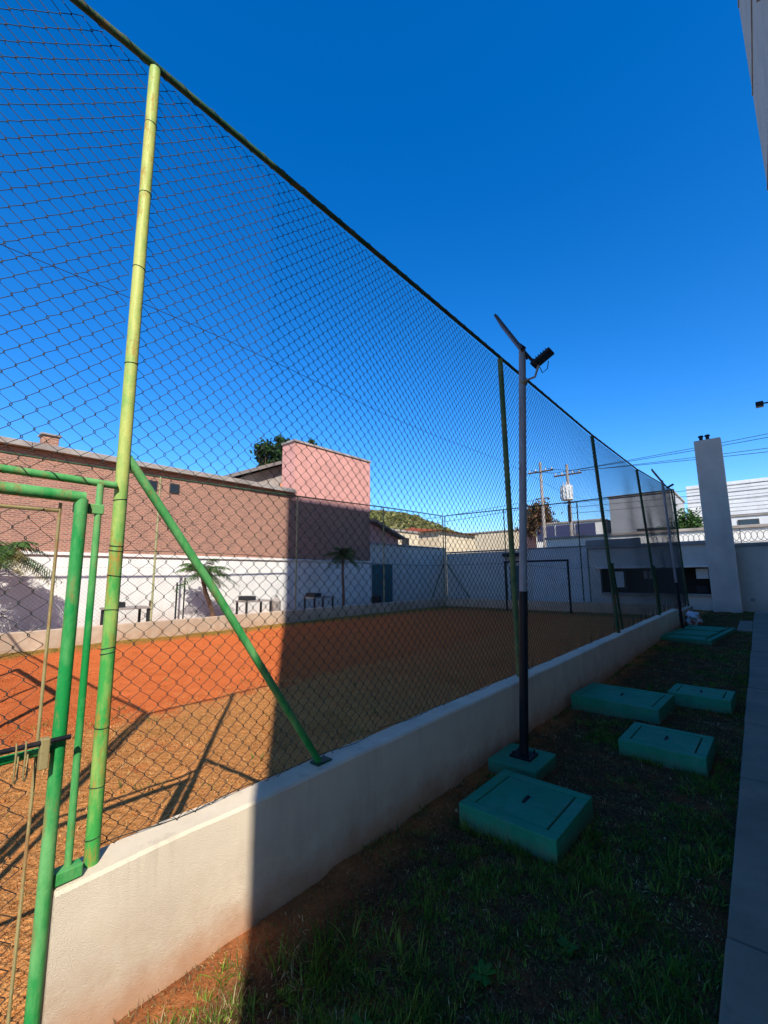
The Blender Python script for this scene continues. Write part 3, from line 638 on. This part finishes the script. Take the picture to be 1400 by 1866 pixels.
for x in (-16.8,-14.9,-13.0): MB().bbox(x,x+1.75,43.9,43.998,5.0,6.45,.02).build('panel', 'bluepanel', bf)
far_house('cream_house', 'long cream house with a shallow tiled roof behind the end wall', -34,-19.5,50,58,6.9,'cream_wall')
far_house('red_roof_house', 'small house with a bright red tiled roof', -25.5,-20.5,59,64,7.2,'cream_wall', ('redtile', 1.5))
far_house('rubble_house', 'unfinished pale house with patchy walls behind the boundary wall', -30,-24,27,33,5.5,'cream_wall', None)
rh = bpy.data.objects['rubble_house']
for (y,z,l,h) in ((28,4.2,.9,.9),(30.4,4.0,1.0,1.0)): MB().bbox(-23.998,-23.9,y,y+l,z,z+h,.02).build('window', 'dark', rh)
far_house('pink_front_house', 'pale house with brick red patches left of the cream house', -29,-23,35,42,5.9,'cream_wall', ('redtile', .5))
far_house('salmon_house', 'small salmon coloured house behind the utility pole', -19.3,-16.9,46,52,6.9,'pink_wall')

# utility poles and wires
def upole(x, y, h, label, transformer):
    o = thing('utility_pole', (x,y,0), label, 'utility pole', 'utility poles behind the end wall')
    MB().tube([(x,y,-.05),(x,y,h)], [.19,.11], 12).build('pole', 'old_concrete', o, True)
    MB().bbox(x-1.15,x+1.15,y-.06,y+.06,h-.95,h-.83,.01).build('crossarm', 'wood', o)
    for dx in (-1.0,-.45,.45,1.0): MB().tube([(x+dx,y,h-.83),(x+dx,y,h-.66),(x+dx,y,h-.60)], [.045,.06,.03], 8).build('insulator', 'porcelain', o, True)
    MB().bbox(x-.5,x+.5,y-.05,y+.05,h-3.4,h-3.3,.01).build('crossarm', 'wood', o)
    if transformer:
        t = MB().tube([(x+.05,y-.62,h-3.25),(x+.05,y-.62,h-3.2),(x+.05,y-.62,h-2.0),(x+.05,y-.62,h-1.95)], [.40,.48,.48,.36], 16).build('transformer', 'offwhite', o, True)
        for dx in (-.2,.05,.3): MB().tube([(x+dx,y-.62,h-1.95),(x+dx,y-.62,h-1.62)], [.05,.035], 8).build('bushing', 'porcelain', t, True)
        for k in range(6): a = math.pi*(1.1+k*.16); MB().box(x+.05+.5*math.cos(a)-.012,x+.05+.5*math.cos(a)+.012,y-.62+.5*math.sin(a)-.05,y-.62+.5*math.sin(a)+.05,h-3.1,h-2.15).build('cooling_fin', 'offwhite', t)
        MB().bbox(x-.12,x+.12,y-.26,y-.17,h-5.0,h-3.6,.02).build('fuse_box', 'dark', o)
upole(-14.0, 38.2, 11.7, 'concrete utility pole with two crossarms behind the salmon house', False)
upole(-11.6, 37.9, 11.0, 'concrete utility pole carrying a pale transformer drum', True)
def cable(p, q, sag, label, r=.022):
    p = Vector(p); q = Vector(q); o = thing('power_line', p, label, 'cable', 'overhead power lines'); pts = [p+(q-p)*t+Vector((0,0,-sag*4*t*(1-t))) for t in np.linspace(0,1,25)]
    MB().tube(pts, r, 5).build('cable', 'dark', o)
for k, (dx, z0, z1) in enumerate(((-1.0,10.4,12.6),(-.45,10.4,12.0),(.45,10.3,10.0),(1.0,10.3,9.2))): cable((-11.6+dx,37.9,z0), (30,36.5+k*.4,z1), .5, ('topmost','second','third','lowest')[k]+' of four thin power lines running from the transformer pole above the warehouse', .02)
for k, dx in enumerate((-1.0,.45)): cable((-14+dx,38.2,11.1), (-11.6+dx,37.9,10.4), .05, ('left','right')[k]+' end crossarm power line spanning the two utility poles')
for k, z in enumerate((7.6,7.2,6.7)): cable((-11.5,37.8,z), (30,36.3,8.4-k*.5), .4, ('upper','middle','lower')[k]+' of three cables crossing in front of the warehouse cladding', .018)
for k, z in enumerate((8.3,7.7)): cable((-14,38,z), (-60,42,z+.6), .8, ('upper','lower')[k]+' of two power lines leaving the utility poles towards the hill', .02)

# ------------------------------------------------------------------ vegetation
def blades(cx, cy, cz, n_each, L, W, col, lean=.6, spread=.03, seg=3, droop=.5):
    """cx.. arrays of tuft centres; returns V, F, C"""
    N = len(cx); idx = np.repeat(np.arange(N), n_each); K = len(idx)
    a = rng.random(K)*2*np.pi; rr = spread*np.sqrt(rng.random(K))
    bx = cx[idx]+rr*np.cos(a); by = cy[idx]+rr*np.sin(a); bz = cz[idx]
    d = a + rng.normal(0,.6,K); le = lean*(.25+.95*rng.random(K)); ln = L[idx]*(.45+.75*rng.random(K)); wd = W[idx]*(.6+.8*rng.random(K))
    T = np.linspace(0,1,seg+1); V = np.zeros((K, seg*2+1, 3)); px = -np.sin(d+rng.normal(0,.5,K)); py = np.cos(d)
    for s, t in enumerate(T):
        h = ln*le*(t*.7+.5*t*t); z = ln*(t*np.sqrt(np.clip(1-le*le*.6,.1,1)) - droop*le*t*t*.6)
        x = bx+np.cos(d)*h; y = by+np.sin(d)*h; zz = bz+z-.004
        ww = wd*(1-t)**.6*.5
        if s < seg: V[:,2*s] = np.stack([x-px*ww,y-py*ww,zz],-1); V[:,2*s+1] = np.stack([x+px*ww,y+py*ww,zz],-1)
        else: V[:,2*s] = np.stack([x,y,zz],-1)
    m = seg*2+1; base = (np.arange(K)*m)[:,None]; tri = []
    for s in range(seg):
        if s < seg-1: tri += [(2*s,2*s+1,2*s+3),(2*s,2*s+3,2*s+2)]
        else: tri += [(2*s,2*s+1,2*s+2)]
    F = (base[:,None,:]+np.array(tri)[None]).reshape(-1,3)
    C = np.repeat(col[idx]*(.75+.5*rng.random((K,1))), m, 0)
    return V.reshape(-1,3), F, C
def join(parts):
    k = 0; Vs=[];Fs=[];Cs=[]
    for V,F,C in parts: Vs.append(V);Fs.append(F+k);Cs.append(C);k+=len(V)
    return np.concatenate(Vs),np.concatenate(Fs),np.concatenate(Cs)
GRN = np.array([[.07,.135,.012],[.13,.20,.02],[.045,.095,.015],[.19,.24,.035]]); TAN = np.array([[.36,.27,.12],[.28,.19,.08],[.44,.34,.17],[.20,.13,.06]])
def pick(P, n): return P[rng.integers(0,len(P),n)]*(.8+.4*rng.random((n,1)))
BOX = [(-1.66,-.98,2.62,3.32),(-1.11,-.44,4.45,5.11),(-1.87,-.91,5.57,6.43),(-1.0,-.36,6.5,7.1),(-1.90,-.7,12.3,15.7),(-1.9,-1.44,3.46,3.96)]
def clear(x, y, bx=BOX, m=.012):
    k = np.ones(len(x), bool)
    for (a,b,c,d) in bx: k &= ~((x>a-m)&(x<b+m)&(y>c-m)&(y<d+m))
    return k
parts = []
def lawn(n, y0, y1, size, per, wide):
    x = rng.uniform(-1.93,-.27,n); y = rng.uniform(y0,y1,n)
    den = fbm(x,y,2.3)*.75+vnoise(x+30,y,.9)*.25; wallside = np.clip((-1.66-x)/.18,0,1)*np.clip(vnoise(y,y*0,1.6)*1.8-.1,0,1)
    k = (rng.random(n) < np.clip((den-.465)*9,.04,1)*(1-.85*wallside)) & clear(x,y); x,y,den = x[k],y[k],den[k]; m = len(x)
    L = size*(.4+1.1*rng.random(m))*np.clip((den-.25)*2.6,.35,1.5)
    parts.append(blades(x,y,lawn_h(x,y),per,L,np.full(m,wide),pick(GRN,m),lean=.75,spread=.028))
    n2 = int(n*1.5); x = rng.uniform(-1.93,-.27,n2); y = rng.uniform(y0,y1,n2); k = clear(x,y); x,y = x[k],y[k]; m = len(x)    # dead thatch lying flat
    parts.append(blades(x,y,lawn_h(x,y)+.006,4,size*.55*(.5+rng.random(m)),np.full(m,wide*.6),pick(TAN,m)*np.where(rng.random((m,1))<.12,1.6,.6),lean=1.0,spread=.05,seg=2,droop=.9))
lawn(3600,.35,2.6,.040,11,.0048); lawn(3800,2.6,6,.046,9,.006); lawn(3600,6,12,.052,7,.007); lawn(3600,12,23.4,.05,5,.010)
k_ = 900; x_ = rng.uniform(-1.82,-1.1,k_); y_ = rng.uniform(.6,1.35,k_); q_ = rng.random(k_) < np.clip((-1.45-x_)/-.25+.25,.12,1); x_,y_ = x_[q_],y_[q_]
parts.append(blades(x_,y_,lawn_h(x_,y_),9,.05*(.5+rng.random(len(x_))),np.full(len(x_),.0035),np.where(rng.random((len(x_),1))<.45,pick(TAN,len(x_)),pick(GRN,len(x_))*1.2),lean=.85,spread=.03))
# taller tufts at the shadow's edge, along the wall and the box sides
def tufts(pts, L, per, wide, lean=.65, col=GRN, spread=.03):
    p = np.array(pts); m = len(p); parts.append(blades(p[:,0],p[:,1],lawn_h(p[:,0],p[:,1]),per,np.full(m,L)*(.7+.6*rng.random(m)),np.full(m,wide),pick(col,m),lean=lean,spread=spread))
tufts([(-1.55+rng.normal(0,.07),1.42+rng.normal(0,.09)) for _ in range(16)], .15, 16, .0045, .8)
tufts([(-1.22+rng.normal(0,.12),1.55+rng.normal(0,.14)) for _ in range(18)], .10, 14, .005, .8)
tufts([(-1.90+.04*rng.random(),y) for y in rng.uniform(1.9,15,110)], .075, 8, .004, .6)
tufts([(-.30+.02*rng.random(),y) for y in rng.uniform(.8,15,120)], .05, 7, .004, .8)
tufts([(rng.uniform(-1.7,-.95),2.585+.03*rng.random()) for _ in range(40)], .07, 10, .005, .6)
tufts([(rng.uniform(-1.1,-.42),4.42+.03*rng.random()) for _ in range(26)], .06, 9, .005, .6)
tufts([(-.955+.03*rng.random(),rng.uniform(2.6,3.3)) for _ in range(24)], .055, 9, .005, .7)
tufts([(rng.uniform(-1.75,-.35),rng.uniform(.9,2.6)) for _ in range(34)], .065, 14, .0055, .75)
V,F,C = join(parts); tag(npmesh('lawn_grass', V, F, 'leaf', col=C), 'patchy short grass and dry thatch on the shaded lawn strip', 'grass', kind='stuff')
# broad-leaved weeds
def rosette(x, y, label, n=7, L=.09):
    z = float(lawn_h(np.array([x]),np.array([y]))[0]); Vv=[];Ff=[];Cc=[]
    for k in range(n):
        a = k*2.4+random.random(); l = L*random.uniform(.7,1.2); wv_ = l*.22; tl = random.uniform(.35,.8); col = (.05*random.uniform(.8,1.3),.16*random.uniform(.8,1.2),.025); b0 = len(Vv)
        for t,wf in ((0,.15),(.3,.8),(.6,1),(.85,.6),(1,.05)):
            px = l*t*math.cos(tl)+.004; pz = l*(t*math.sin(tl)-.35*t*t)
            for s in (-1,1): Vv.append((x+math.cos(a)*px-math.sin(a)*s*wv_*wf, y+math.sin(a)*px+math.cos(a)*s*wv_*wf, z+pz+.006+abs(s)*.004)); Cc.append(col)
        for q in range(4): Ff.append((b0+2*q,b0+2*q+1,b0+2*q+3,b0+2*q+2))
    o = npmesh('weed', np.array(Vv), np.array(Ff), 'leaf', col=np.array(Cc)); tag(o, label, 'weed', 'broad leaved weeds in the lawn')
for (x,y) in ((-.62,1.62),(-.50,1.50),(-1.22,1.28),(-1.0,1.75),(-.42,2.3),(-.78,2.1),(-1.45,1.75),(-.55,2.75),(-1.3,4.0),(-.9,3.8),(-1.1,1.15))[:6]: rosette(x,y,'small broad leaved weed rosette growing in the lawn', random.randint(9,13), random.uniform(.035,.055))
# dry turf on the court
parts = []
n = 22000; x = rng.uniform(-6.4,-2.14,n); y = rng.uniform(-.6,13,n); den = fbm(x,y,1.6); k = rng.random(n) < np.clip((den-.30)*3.2,0,1)*np.clip((x+6.3)/.6,0,1)*np.clip((7.0-y)/3.5+.06,.06,1); x,y = x[k],y[k]; m = len(x)
colr = np.where((fbm(x,y,.8) > .60)[:,None], pick(np.array([[.30,.16,.04],[.34,.17,.05]]),m), pick(np.array([[.56,.29,.09],[.66,.38,.14],[.44,.19,.06],[.40,.24,.07]]),m))
parts.append(blades(x,y,court_h(x,y),7,.032*(.5+rng.random(m)),np.full(m,.006),colr,lean=.95,spread=.05,seg=2,droop=.6))
n = 6000; x = rng.uniform(-12.55,-2.2,n); y = rng.uniform(-.6,19.6,n); edge = np.clip((-11.3-x)/.8,0,1)+np.clip((y-17.8)/.8,0,1)+.08; k = rng.random(n) < edge*np.clip((fbm(x,y,1.4)-.25)*3,0,1); x,y = x[k],y[k]; m = len(x)
parts.append(blades(x,y,court_h(x,y),8,.06*(.5+rng.random(m)),np.full(m,.012),pick(np.array([[.17,.16,.03],[.26,.20,.05],[.11,.13,.03]]),m),lean=.8,spread=.08,seg=2))
V,F,C = join(parts); tag(npmesh('court_grass', V, F, 'leaf', col=C), 'sparse dry turf growing on the red clay court', 'grass', kind='stuff')
# clods and leaf litter
def clods(name, n, x0,x1,y0,y1, hf, m, smin, smax, label, seed):
    r = np.random.default_rng(seed); base = np.array([(1,0,0),(-1,0,0),(0,1,0),(0,-1,0),(0,0,1),(0,0,-1)],float); fs = np.array([(0,2,4),(2,1,4),(1,3,4),(3,0,4),(2,0,5),(1,2,5),(3,1,5),(0,3,5)])
    x = r.uniform(x0,x1,n); y = r.uniform(y0,y1,n); s = smin+(smax-smin)*r.random(n)**3; P = np.stack([x,y,hf(x,y)+s*.2],-1)
    V = P[:,None,:]+base[None]*s[:,None,None]*(.6+.6*r.random((n,6,1))); V[...,2] = P[:,None,2]+(V[...,2]-P[:,None,2])*.7
    tag(npmesh(name, V.reshape(-1,3), (fs[None]+6*np.arange(n)[:,None,None]).reshape(-1,3), m), label, 'soil', kind='stuff')
clods('soil_clods', 12000, -12.4,-2.15,-.5,12, court_h, 'court', .004, .026, 'small red clay clods scattered over the court', 3)
clods('lawn_clods', 3000, -1.93,-.28,.3,6, lawn_h, 'lawn_soil', .003, .014, 'small brown soil crumbs between the grass of the lawn', 4)

# palms
def palm(loc, top, nf, fl, label, tr=.07):
    o = thing('palm', loc, label, 'palm', 'small palms in front of the brick building'); B = Vector(loc); T = Vector(top); pts = [B, B+(T-B)*.3+Vector((0,.04,0)), B+(T-B)*.65+Vector((0,-.03,0)), T]
    MB().tube([B+Vector((0,0,-.05))]+pts[1:], [tr*1.3,tr,tr*.9,tr*.8], 10).build('trunk', 'bark', o, True)
    Vv=[];Ff=[];Cc=[]
    for k in range(nf):
        a = k*2.399+random.uniform(-.2,.2); el = random.uniform(-.1,1.25); l = fl*random.uniform(.75,1.1); dr_ = random.uniform(.75,1.2)
        col = np.array((.06,.12,.025))*random.uniform(.7,1.3) if random.random() > .2 else np.array((.20,.16,.05)); prevp = None
        for i in range(15):
            t = i/14; hx = l*(t*math.cos(el)+.12*t*t); hz = l*(t*math.sin(el)-dr_*.75*t*t); P = T+Vector((math.cos(a)*hx,math.sin(a)*hx,hz+.02)); sd_ = Vector((-math.sin(a),math.cos(a),0)); up = Vector((0,0,1))
            if prevp is not None:
                b0 = len(Vv); Vv += [prevp-sd_*.008,prevp+sd_*.008,P+sd_*.007,P-sd_*.007]; Ff.append((b0,b0+1,b0+2,b0+3)); Cc += [col*1.1]*4
                for s in (-1,1):
                    for q in (0,.5):
                        ll = l*.30*math.sin(math.pi*(.12+.8*t))*random.uniform(.8,1.15); Q = prevp+(P-prevp)*q; d = (P-prevp).normalized()
                        tip = Q+sd_*s*ll*.85+d*ll*.45-up*ll*random.uniform(.25,.7); w_ = d*.016; b0 = len(Vv); mid = (Q+tip)/2+up*ll*.08
                        Vv += [Q-w_*.5,Q+w_*.5,mid+w_,tip,mid-w_]; Ff += [(b0,b0+1,b0+2,b0+4),(b0+4,b0+2,b0+3,b0+3)]; Cc += [col*random.uniform(.8,1.2)]*5
            prevp = P
    me = bpy.data.meshes.new('fronds'); o0 = wloc(o); me.from_pydata([tuple(v-o0) for v in Vv], [], [f if f[2] != f[3] else f[:3] for f in Ff])
    ca = me.color_attributes.new('Col','FLOAT_COLOR','POINT'); ca.data.foreach_set('color', np.c_[np.array(Cc),np.ones(len(Cc))].astype(np.float32).ravel()); link('crown', me, M['leaf'], o)
palm((-14.0,7.55,0), (-14.0,7.0,1.75), 20, 1.15, 'leaning palm with drooping fronds against the sunlit white wall', .075)
palm((-14.0,13.5,0), (-14.0,13.5,2.55), 22, 1.0, 'upright palm in the shade before the pink block', .06)
palm((-14.0,1.85,0), (-14.0,1.9,2.2), 34, 1.25, 'bushy palm casting its shadow on the white wall', .08)

def tree(name, loc, h, cr, label, cols, n=2600, leaf=.14, cone=False, trunk=.16, cat='tree', flat=1.0, seed=1, group=None):
    r = np.random.default_rng(seed); o = thing(name, loc, label, cat, group); x0,y0,z0 = loc; base = h-cr*1.5*flat if not cone else h*.2
    b = MB(); b.tube([(x0,y0,z0-.1),(x0+.1,y0,z0+h*.5),(x0,y0+.1,z0+h*.85)], [trunk,trunk*.7,trunk*.25], 8)
    cl = []
    for k in range(16 if not cone else 34):
        if cone: t = k/34; a = k*2.4; rad = cr*(1-t)*r.uniform(.5,1); c = np.array([x0+rad*math.cos(a),y0+rad*math.sin(a),z0+base+(h-base)*t]); s = cr*.30*(1.1-t)
        else:
            d = r.normal(size=3); d /= np.linalg.norm(d); q = r.random()**.5; c = np.array([x0,y0,z0+h-cr*flat*.95])+d*q*np.array([cr,cr,cr*flat])*.8; s = cr*r.uniform(.25,.42)
        cl.append((c,s)); b.tube([(x0,y0,z0+min(base+.3*h*.5,h*.6)), tuple(c)], [trunk*.3,.02], 5)
    b.build('trunk', 'bark', o, True)
    ci = r.integers(0,len(cl),n); cc = np.array([c for c,_ in cl])[ci]; ss = np.array([s for _,s in cl])[ci]; P = cc+r.normal(size=(n,3))*ss[:,None]*.55
    u = r.normal(size=(n,3)); u /= np.linalg.norm(u,axis=1)[:,None]; v = np.cross(u,r.normal(size=(n,3))); v /= np.linalg.norm(v,axis=1)[:,None]; sz = leaf*(.6+.8*r.random((n,1)))
    V = np.stack([P-u*sz,P+v*sz*.5,P+u*sz,P-v*sz*.5],1).reshape(-1,3); F = np.arange(4*n).reshape(n,4); C = np.repeat(np.array(cols)[r.integers(0,len(cols),n)]*(.7+.6*r.random((n,1))),4,0)
    npmesh('crown', V, F, 'leaf', o, C)
DG = [(.03,.06,.02),(.045,.085,.025),(.025,.05,.02)]; OL = [(.10,.11,.03),(.14,.13,.04),(.07,.09,.025)]; BR = [(.16,.08,.03),(.22,.11,.05),(.08,.06,.03),(.12,.09,.04)]
tree('conifer_tree', (-26,19.2,0), 12.6, 1.05, 'dark conifer with a pointed top behind the orange gable', DG, 1900, .17, flat=1.7, seed=3)
tree('conifer_tree', (-27,22.4,0), 13.3, .85, 'slim dark conifer showing above the pink block', DG, 1500, .16, flat=1.7, seed=5)
tree('leafy_tree', (-26,17.4,0), 11.2, 1.15, 'low dark leafy tree beside the pointed conifer', DG, 1500, .16, seed=6)
tree('dry_tree', (-16.8,44.5,0), 9.2, 2.1, 'round tree with brown dry leaves behind the utility pole', BR, 3600, .17, seed=8)
tree('green_shrub', (-3.6,40,0), 6.3, 1.7, 'rounded green shrub in front of the warehouse', [(.06,.12,.03),(.09,.15,.04),(.04,.09,.03)], 3600, .13, seed=9, flat=.8)
tree('dry_shrub', (-10.0,36,0), 4.9, .9, 'small dry shrub before the blue panelled building', BR, 1200, .1, seed=10)
# wooded hill far behind
hx, hy = -112, 122
X, Y = np.meshgrid(np.linspace(-190,-30,60), np.linspace(85,190,40))
Z = 29*np.exp(-((X+120)/58)**2-((Y-128)/34)**2)+(fbm(X,Y,.09)-.5)*3.2-2
I = np.arange(2400).reshape(40,60); F = np.c_[I[:-1,:-1].ravel(),I[:-1,1:].ravel(),I[1:,1:].ravel(),I[1:,:-1].ravel()]
M['hill'] = mat('hill', (.18,.16,.06), .95); tag(npmesh('hill', np.c_[X.ravel(),Y.ravel(),Z.ravel()], F, 'hill', smooth=True), kind='structure')
n = 26000; x = rng.uniform(-185,-40,n); y = rng.uniform(88,150,n); z = 29*np.exp(-((x+120)/58)**2-((y-128)/34)**2)+(fbm(x,y,.09)-.5)*3.2-2
P = np.stack([x,y,z+rng.random(n)*2.6*fbm(x,y,.2)],-1); u = rng.normal(size=(n,3)); u /= np.linalg.norm(u,axis=1)[:,None]; v = np.cross(u,rng.normal(size=(n,3))); v /= np.linalg.norm(v,axis=1)[:,None]; sz = .35+.6*rng.random((n,1))
V = np.stack([P-u*sz,P+v*sz*.6,P+u*sz,P-v*sz*.6],1).reshape(-1,3); C = np.repeat(np.array([(.20,.19,.06),(.24,.21,.07),(.15,.16,.05)])[rng.integers(0,3,n)]*(.7+.6*rng.random((n,1))),4,0)
tag(npmesh('hill_woodland', V, np.arange(4*n).reshape(n,4), 'leaf', col=C), 'olive green woodland covering the distant hill', 'woodland', kind='stuff')
